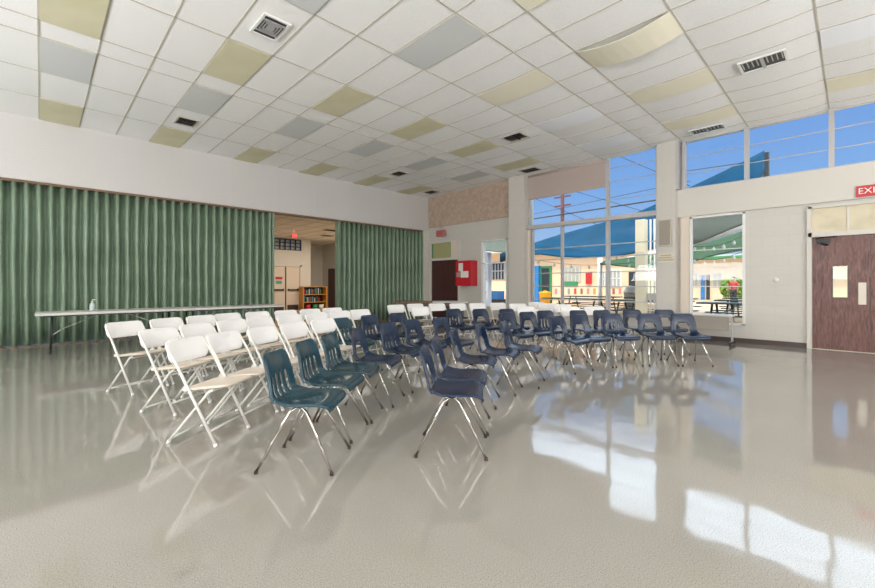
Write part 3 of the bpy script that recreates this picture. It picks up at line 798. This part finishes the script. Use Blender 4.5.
def place_fold(x, y, t, label, group):
    global FP
    if FP is None: FP = make_folding_chair(); r = FP
    else: r = copy_tree(FP)
    r.location = (x, y, 0); r.rotation_euler = (0, 0, t)
    tag(r, label, 'chair', group)
R1 = [(.99, 3.69), (1.34, 3.94), (1.78, 4.19), (2.20, 4.38), (2.68, 4.60)]
R2 = [(.97, 4.75), (1.37, 5.03), (1.81, 5.29), (2.23, 5.53), (2.70, 5.66), (3.16, 5.72), (3.64, 5.86), (4.10, 5.96)]
R3 = [(.82, 5.92), (1.28, 6.17), (1.73, 6.38), (2.14, 6.58), (2.60, 6.63), (3.08, 6.66), (3.55, 6.72), (4.01, 6.76)]
def focus(x, y): return math.atan2(-1.0-y, 4.77-x)     # every seat looks towards the same spot on the floor
NUM = ['first', 'second', 'third', 'fourth', 'fifth', 'sixth', 'seventh', 'eighth', 'ninth', 'tenth', 'eleventh', 'twelfth']
for i, (x, y) in enumerate(R1):
    place_fold(x, y, focus(x, y), ('beige-seated white folding chair nearest the camera' if i == 0 else 'white folding chair, %s from the left in the row beside the teal chairs' % NUM[i]), 'white folding chairs in the nearest row')
for i, (x, y) in enumerate(R2):
    place_fold(x, y, focus(x, y), 'white folding chair, %s from the left in the middle row of folding chairs' % NUM[i], 'white folding chairs in the middle row')
for i, (x, y) in enumerate(R3):
    place_fold(x, y, focus(x, y), ('white folding chair farthest left, alone before the long tables' if i == 0 else 'white folding chair, %s from the left in the row nearest the green curtain' % NUM[i]), 'white folding chairs in the row nearest the curtain')
FAR = [
 (5.6, 6.87, 'white folding chair by itself against the shorter green curtain'),
 (6.2, 6.93, 'white folding chair half hidden behind another at the curtain edge'),
 (5.38, 5.82, 'white folding chair standing in front of its neighbour near the curtain edge'),
 (6.66, 6.69, 'white folding chair before the askew table and the dark door'),
 (7.03, 6.38, 'white folding chair behind the slotted navy chair below the red cabinet'),
 (7.39, 6.09, 'white folding chair below the left edge of the narrow window'),
 (7.92, 5.9, 'white folding chair below the narrow window'),
 (7.93, 5.33, 'white folding chair in front of the pillar left of the big window'),
 (6.98, 4.47, 'white folding chair standing behind the navy chairs before the pillar'),
 (8.9, 5.45, 'white folding chair nearest the left edge of the big window'),
 (8.54, 4.95, 'white folding chair under the left panes of the big window'),
 (8.27, 4.4, 'white folding chair under the first mullion of the big window'),
 (7.4, 3.74, 'white folding chair before the middle panes of the big window'),
 (7.94, 3.52, 'rightmost white folding chair, under the second mullion of the big window'),
]
for x, y, lb in FAR: place_fold(x, y, focus(x, y), lb, 'white folding chairs by the windows')

# ------------------------------------------------------------------ outside
GZ = 0.0
struct(box('floor_yard', 'concrete', XW+T, 75, -25, 75, -.12, -.02))
CX, F_, YH = 437.5, 406.3, 284.76
D0, D1 = .7152, .6989
def onx(px, py, U):          # world point on the plane x = U seen at a photo pixel (survey helper)
    t = (px-CX)/F_; Y = U/(t*D0+D1); X = t*Y
    return Vector((U, -X*D1+Y*D0, 1.235-(py-YH)*Y/F_))
# peach classroom building across the yard
def building(name, label, U, ya, yb, h, m, depth=6):
    r = tag(empty(name, (U, (ya+yb)/2, -.02)), label, 'building')
    oy = (ya+yb)/2
    MB().box(0, depth, ya-oy, yb-oy, 0, h).build('wall', m, r)
    MB().box(-.9, depth+.3, ya-oy-.3, yb-oy+.3, h, h+.18).build('roof', 'cream', r)
    return r, oy
def face_rect(U, x0, y0, x1, y1):   # photo rectangle on a facade -> (ylo, yhi, zlo, zhi)
    a = onx(x0, y0, U); b = onx(x1, y1, U); c = onx(x1, y0, U)
    return min(a.y, b.y), max(a.y, b.y), b.z, c.z
UB = 24.0
bA, oyA = building('classroom_building', 'long peach stucco classroom building across the yard, seen through the big window', UB, 8.5, 30, 3.5, 'stucco')
def fitt(parent, oy, U, name, m, rect, d=.06, label=None):
    y0, y1, z0, z1 = rect
    o = MB().box(-d, 0.0, y0-oy, y1-oy, max(z0, 0)+.02, z1+.02).build(name, m, parent)
    if label: o['label'] = label
    return o
dr = fitt(bA, oyA, UB, 'door', 'extgreen', face_rect(UB, 541, 266, 552, 306), .08, 'green framed door')
y0, y1, z0, z1 = face_rect(UB, 542.5, 268, 550, 306); MB().box(-.1, -.08, y0-oyA, y1-oyA, .05, z1).build('door_opening', 'darkglass', dr)
fitt(bA, oyA, UB, 'door', 'extblue', face_rect(UB, 536, 266, 541, 306), .3, 'open blue door')
fitt(bA, oyA, UB, 'door', 'darkglass', face_rect(UB, 531, 268, 536, 306), .05, 'dark doorway')
def ext_window(parent, oy, U, rect, n, m='palepane', frame='cream'):
    y0, y1, z0, z1 = rect
    f = MB(); f.box(-.06, 0, y0-oy-.06, y1-oy+.06, z0-.05, z1+.06)
    w_ = f.build('window', frame, parent)
    MB().box(-.075, -.06, y0-oy, y1-oy, z0, z1).build('pane', m, w_)
    g = MB()
    for k in range(n+1):
        y = y0+(y1-y0)*k/n-oy; g.box(-.1, -.075, y-.03, y+.03, z0, z1)
    g.box(-.1, -.075, y0-oy, y1-oy, (z0+z1)/2-.03, (z0+z1)/2+.03)
    g.build('glazing_bar', frame, w_)
ext_window(bA, oyA, UB, face_rect(UB, 565, 267, 580, 281), 4)
fitt(bA, oyA, UB, 'window_panel', 'extgreen', face_rect(UB, 565, 281.5, 578, 286), .08)
ext_window(bA, oyA, UB, face_rect(UB, 603, 272, 608, 285), 2, 'palepane', 'white')
ext_window(bA, oyA, UB, face_rect(UB, 610, 270, 621, 286), 3, 'palepane', 'white')
fitt(bA, oyA, UB, 'door', 'darkglass', face_rect(UB, 629, 271, 637, 306), .05, 'dark doorway')
ext_window(bA, oyA, UB, face_rect(UB, 490, 262, 505, 279), 5, 'darkglass', 'alu')
cabn = tag(empty('notice_cabinet', onx(590, 284, UB)), 'tall red cabinet on the peach wall seen through the big window', 'cabinet')
y0, y1, z0, z1 = face_rect(UB, 587, 272, 592, 284); cabn.location = (UB, (y0+y1)/2, z0)
MB().box(-.18, 0, -(y1-y0)/2, (y1-y0)/2, 0, z1-z0).build('body', 'red', cabn)
pics = ['pink', 'orange', 'grey', 'red', 'brown']
pmats = [mat('picture_'+p, c, .8) for p, c in zip(pics, (srgb(226, 130, 140), srgb(230, 140, 80), srgb(150, 150, 150), srgb(200, 70, 70), srgb(150, 100, 80)))]
for k in range(12):
    px = 556+k*6.4
    if 597 < px < 604: continue
    y0, y1, z0, z1 = face_rect(UB, px-1, 288.5, px+1.2, 294)
    p = MB().box(-.03, 0, y0, y1, z0, z1).build('wall_picture', pmats[k % 5], None, loc=(UB, 0, 0))
    tag(p, '%s figure picture on the low peach wall, %s from the left through the big window' % (pics[k % 5], NUM[k]), 'picture', 'small pictures along the peach wall')
# far building seen through the small window
UC = 40.0
bB, oyB = building('far_building', 'distant cream building with blue doors, seen through the window by the pillar', UC, -3, 16, 3.5, 'stucco2')
ext_window(bB, oyB, UC, face_rect(UC, 692, 273, 698, 286), 2)
ext_window(bB, oyB, UC, face_rect(UC, 713, 273, 722, 286), 2)
fitt(bB, oyB, UC, 'door', 'extblue', face_rect(UC, 701, 275, 705, 300), .1, 'blue door')
fitt(bB, oyB, UC, 'door', 'darkglass', face_rect(UC, 706.5, 275, 710, 300), .08, 'dark door')
MB().box(-1.6, -.9, -9.8, 9.8, 3.35, 3.52).build('fascia', 'extgreen', bB)

# shade sails
def sail(name, label, m, top, bot, U0, U1, n=14, th=.03, umid=None):
    # top / bot: lists of photo points; each edge lies on its own x plane so the cloth slopes in depth
    def edge(pts, t, U):
        s = t*(len(pts)-1); i = min(int(s), len(pts)-2); f = s-i
        return onx(pts[i][0]*(1-f)+pts[i+1][0]*f, pts[i][1]*(1-f)+pts[i+1][1]*f, U(t) if callable(U) else U)
    def fn(a, b):
        p = edge(top, a, U1); q = edge(bot, a, U0)
        r = q.lerp(p, b); r.z -= .25*math.sin(PI*b)*math.sin(PI*a)
        return r
    o = MB().grid(fn, n, 10).build(name, m, None, solid=th)
    return tag(o, label, 'shade sail')
sail('shade_sail', 'large blue shade sail rising to a dark mast above the yard', 'sailblue',
     [(500, 254), (531, 244), (562, 234), (607, 222), (640, 212), (665, 200), (690, 187.5), (725, 171), (747, 160), (764, 151)],
     [(500, 262), (531, 253), (562, 257), (607, 258), (640, 252), (665, 246), (690, 236), (725, 222), (745, 212), (764, 170)], 13.5, 16.5)
sail('shade_sail', 'grey green shade sail overhead beyond the window by the pillar', 'sailgrey',
     [(676, 192), (700, 190), (730, 186), (760, 182)], [(676, 249), (700, 242), (730, 229), (760, 218)], 11.6, 12.8)
sail('shade_sail', 'dark green shade sail under the pale beam beyond the window by the pillar', 'sailgreen',
     [(600, 262), (640, 256), (680, 250), (710, 242), (765, 224)], [(600, 264), (640, 268), (680, 266), (710, 256), (765, 246)], 17.0, 21.5)
sail('shade_sail', 'blue grey shade sail at the top of the narrow window', 'sailgrey', [(472, 236), (490, 234), (520, 232)], [(472, 248), (490, 251), (520, 254)], 13.0, 15.0)
def pipe(name, label, cat, m, pts, r):
    return tag(MB().tube(pts, r, 10).build(name, m), label, cat)
ms = tag(empty('sail_mast', onx(765, 200, 16.6)), 'dark steel mast holding the tip of the blue shade sail', 'mast')
mp = onx(765, 151.5, 16.6); ms.location = (mp.x+.2, mp.y, -.02)
MB().tube([(0, 0, 0), (0, 0, mp.z+.02)], .10, 14).build('pole', 'darkmetal', ms)
MB().tube([(0, 0, mp.z-.1), (-.1, .25, mp.z-.2)], .03, 8).build('shackle', 'alu', ms)
a, b = onx(660, 254, 17), onx(770, 218, 17)
pipe('pale_beam', 'pale diagonal roof beam between the two green shade sails', 'beam', 'white', [a, b], .12)
a, b = onx(614, 262, 21.9), onx(668, 250, 21.9)
pipe('pale_beam', 'thin pale diagonal beam behind the right panes of the big window', 'beam', 'cream', [a, b], .10)
a = onx(641.5, 240, 12.9)
cp = tag(empty('canopy_post', (12.9, a.y, -.02)), 'broad cream canopy post right outside the big window', 'post')
MB().box(-.14, .14, -.13, .13, 0, 3.2).build('shaft', 'sign', cp); MB().box(-.2, .2, -.2, .2, 0, .2).build('plinth', 'concrete', cp)
for i, px in enumerate((650.5, 654.5)):
    a = onx(px, 250, 13.0); q = tag(empty('conduit_pipe', (13.0, a.y, -.02)), ['left', 'right'][i]+' thin white pipe beside the broad canopy post', 'pipe')
    MB().tube([(0, 0, 0), (0, 0, 3.2)], .025, 8).build('pipe', 'white', q)
    MB().box(-.05, .05, -.06, .06, .8, 1.0).build('bracket', 'alu', q)
a = onx(600, 280, 20); q = tag(empty('canopy_post', (20, a.y, -.02)), 'slim white post in front of the peach wall, centre of the big window', 'post')
MB().tube([(0, 0, 0), (0, 0, 2.6)], .11, 12).build('shaft', 'white', q); MB().box(-.16, .16, -.16, .16, 0, .05).build('base_plate', 'alu', q)
a = onx(488, 280, 14); q = tag(empty('white_locker', (14, a.y, -.02)), 'tall pale blue white locker just outside the narrow window', 'locker')
zt = onx(488, 252, 14).z
MB().box(-.12, .12, -.10, .10, 0, zt).build('body', 'fridge', q)
for z in (.9, 1.5, 1.75): MB().box(-.14, -.12, .0, .05, z, z+.05).build('latch', 'exitred', q)
a = onx(498, 300, 16); q = tag(empty('supply_crate', (16, a.y, -.02)), 'black crate with blue load outside the narrow window', 'crate')
MB().box(-.3, .3, -.45, .35, 0, .55).build('crate_body', 'black', q); MB().box(-.25, .25, -.2, .3, .55, .95).build('load', 'extblue', q)
a = onx(545, 298, 22.5); q = tag(empty('yellow_bin', (22.5, a.y, -.02)), 'yellow bin in front of the blue door across the yard', 'bin')
MB().lathe([(.3, 0), (.36, .75), (.4, .78), (.36, .8), (.05, .86)]).build('tub', 'yellowbin', q); MB().box(-.1, .1, -.05, .05, .86, .9).build('lid_handle', 'yellowbin', q)
a = onx(630.5, 295, 19); q = tag(empty('trash_can', (19, a.y, -.02)), 'pale grey domed trash can by the dark doorway outside', 'trash can')
MB().lathe([(.24, 0), (.28, .85), (.28, .9)]).build('drum', 'grey', q); MB().lathe([(.3, .9), (.28, 1.0), (.18, 1.15), (.04, 1.22)]).build('dome_lid', 'white', q)
# picnic tables
def picnic(x, y, rz, label, L=2.4):
    r = tag(empty('picnic_table', (x, y, -.02), rz), label, 'picnic table', 'dark picnic tables in the yard')
    MB().box(-.38, .38, -L/2, L/2, .72, .76).build('tabletop', 'tabgreen', r)
    for s_ in (-1, 1):
        MB().box(s_*.72-.14, s_*.72+.14, -L/2, L/2, .42, .45).build('bench', 'tabgreen', r)
    for yy in (-L*.35, L*.35):
        f = MB().tube([(-.6, yy, 0), (-.25, yy, .72)], .03, 8).tube([(.6, yy, 0), (.25, yy, .72)], .03, 8).tube([(-.72, yy, .42), (.72, yy, .42)], .025, 8)
        f.build('leg_frame', 'darkmetal', r)
for x, y, rz, lb in ((14.2, 7.2, 0, 'dark picnic table outside the left panes of the big window'), (14.0, 4.6, 0, 'dark picnic table outside the right panes of the big window'),
                     (17.2, 8.0, 0, 'dark picnic table farther out behind the left panes'), (17.0, 5.2, 0, 'dark picnic table farther out behind the right panes'),
                     (13.6, 1.9, 0, 'dark picnic table just outside the window by the pillar'), (16.2, 2.0, 0, 'second dark picnic table outside the window by the pillar'),
                     (19.0, 2.3, 0, 'third dark picnic table outside the window by the pillar')): picnic(x, y, rz, lb)
# string lights under the sails
k0 = 0
for i, (pa, pb_) in enumerate((((531, 259), (640, 262)), ((600, 250), (672, 258)), ((690, 246), (750, 232)), ((690, 258), (750, 248)))):
    A, B = onx(*pa, 15.0), onx(*pb_, 15.0)
    pts = [A.lerp(B, t/12) - Vector((0, 0, .18*math.sin(PI*t/12))) for t in range(13)]
    wr_ = tag(MB().tube(pts, .008, 5).build('light_string', 'black'), ['string of bulbs across the left panes of the big window', 'string of bulbs across the right panes of the big window', 'upper string of bulbs behind the window by the pillar', 'lower string of bulbs behind the window by the pillar'][i], 'string lights')
    for t in range(1, 12, 2):
        p = pts[t]; MB().lathe([(.015, -.02), (.02, -.04), (.045, -.09), (.04, -.13), (.01, -.15)], 0, 0, 8).build('bulb', 'plastic', wr_, loc=p)
# utility pole and wires
a = onx(562.5, 190, 34)
up = tag(empty('utility_pole', (34, a.y, -.02)), 'brown wooden utility pole with crossarms, seen through the upper left pane', 'utility pole')
MB().tube([(0, 0, 0), (0, 0, 12)], [.2, .15], 10).build('pole', 'wood', up)
for z in (10.2, 9.2, 8.4): MB().box(-.06, .06, -.8, .8, z, z+.12).build('crossarm', 'wood', up)
def wire(pa, pb_, U, r, label):
    A, B = onx(*pa, U), onx(*pb_, U)
    tag(MB().tube([A.lerp(B, t/8) for t in range(9)], r, 5).build('overhead_wire', 'black'), label, 'wire', 'overhead wires')
wire((520, 221), (690, 195), 33.82, .06, 'thick dark overhead cable crossing the upper panes')
wire((520, 217), (690, 181), 33.82, .022, 'thin overhead wire just above the thick cable')
wire((526, 195), (600, 226), 33.82, .022, 'thin overhead wire sloping down left of the pole')
wire((560, 187), (680, 222), 33.82, .022, 'thin overhead wire sloping down right of the pole')
wire((600, 148), (690, 186), 32.8, .025, 'overhead wire sloping down across the unshaded upper pane')
wire((680, 172), (742, 163), 32.6, .025, 'short overhead wire seen through the high window')
# shrubs and a tree beyond, far right
def shrub(x, y, r, h, label):
    t = tag(empty('leafy_shrub', (x, y, -.02)), label, 'shrub')
    MB().tube([(0, 0, 0), (0, 0, h*.6)], .08, 8).build('stem', 'wood', t)
    m = MB()
    for k in range(420):
        th_ = random.uniform(0, 2*PI); ph = random.uniform(-.9, 1); rr = r*random.uniform(.75, 1.05)
        c = Vector((rr*math.cos(th_)*math.sqrt(1-ph*ph*.8), rr*math.sin(th_)*math.sqrt(1-ph*ph*.8), h*.6+ph*h*.4))
        u = Vector((random.gauss(0, 1), random.gauss(0, 1), random.gauss(0, 1))).normalized()*.16; v = u.orthogonal().normalized()*.1
        m.add([c-u, c-v, c+u, c+v], [(0, 1, 2, 3)])
    m.build('foliage', 'leaf', t)
for px, lb in ((733, 'yellow green shrub behind the person in the red shirt'), (755, 'yellow green shrub at the right edge of the window by the pillar')):
    a = onx(px, 285, 34.8 if px < 740 else 36.6); shrub(a.x, a.y, .75, 1.7, lb)

# person far out in the yard, in a red shirt
a = onx(733.5, 295, 30)
pr = tag(empty('person', (30, a.y, -.02), PI*.9), 'person in a red shirt and dark trousers standing far out in the yard', 'person')
def skin_mesh(name, pts, edges, radii, m, parent):
    me = bpy.data.meshes.new(name); me.from_pydata(pts, edges, []); me.materials.append(M[m])
    o = bpy.data.objects.new(name, me); C.objects.link(o); o.parent = parent
    o.modifiers.new('skin', 'SKIN'); o.modifiers['skin'].use_smooth_shade = True
    for v_, r in zip(me.skin_vertices[0].data, radii): v_.radius = (r, r)
    me.skin_vertices[0].data[0].use_root = True
    q = o.modifiers.new('sub', 'SUBSURF'); q.levels = 1; q.render_levels = 1
    return o
BP = [(0,0,.95),(0,0,1.15),(0,0,1.38),(0,0,1.50),(0.01,0,1.58),(0.02,0,1.68),(0,.09,.88),(.02,.1,.48),(0,.11,.07),(.12,.11,.03),(0,-.09,.88),(.02,-.1,.48),(0,-.11,.07),(.12,-.11,.03),
      (0,.17,1.40),(-.02,.24,1.14),(.06,.25,.90),(.1,.25,.80),(0,-.17,1.40),(-.02,-.24,1.14),(.06,-.25,.90),(.1,-.25,.80)]
BE = [(0,1),(1,2),(2,3),(3,4),(4,5),(0,6),(6,7),(7,8),(8,9),(0,10),(10,11),(11,12),(12,13),(2,14),(14,15),(15,16),(16,17),(2,18),(18,19),(19,20),(20,21)]
BR = [.14,.12,.13,.055,.085,.085,.09,.06,.04,.035,.09,.06,.04,.035,.06,.042,.032,.035,.06,.042,.032,.035]
skin_mesh('body', BP, BE, BR, 'skin', pr)
skin_mesh('shirt', [BP[i] for i in (0, 1, 2, 14, 15, 18, 19)], [(0,1),(1,2),(2,3),(3,4),(2,5),(5,6)], [.165,.15,.155,.08,.06,.08,.06], 'shirt', pr)
skin_mesh('trousers', [BP[i] for i in (0, 6, 7, 8, 10, 11, 12)], [(0,1),(1,2),(2,3),(0,4),(4,5),(5,6)], [.155,.11,.08,.065,.11,.08,.065], 'trousers', pr)
MB().lathe([(.05, 1.67), (.098, 1.70), (.09, 1.76), (.03, 1.79)], 0.0, 0, 12).build('hair', 'hair', pr)
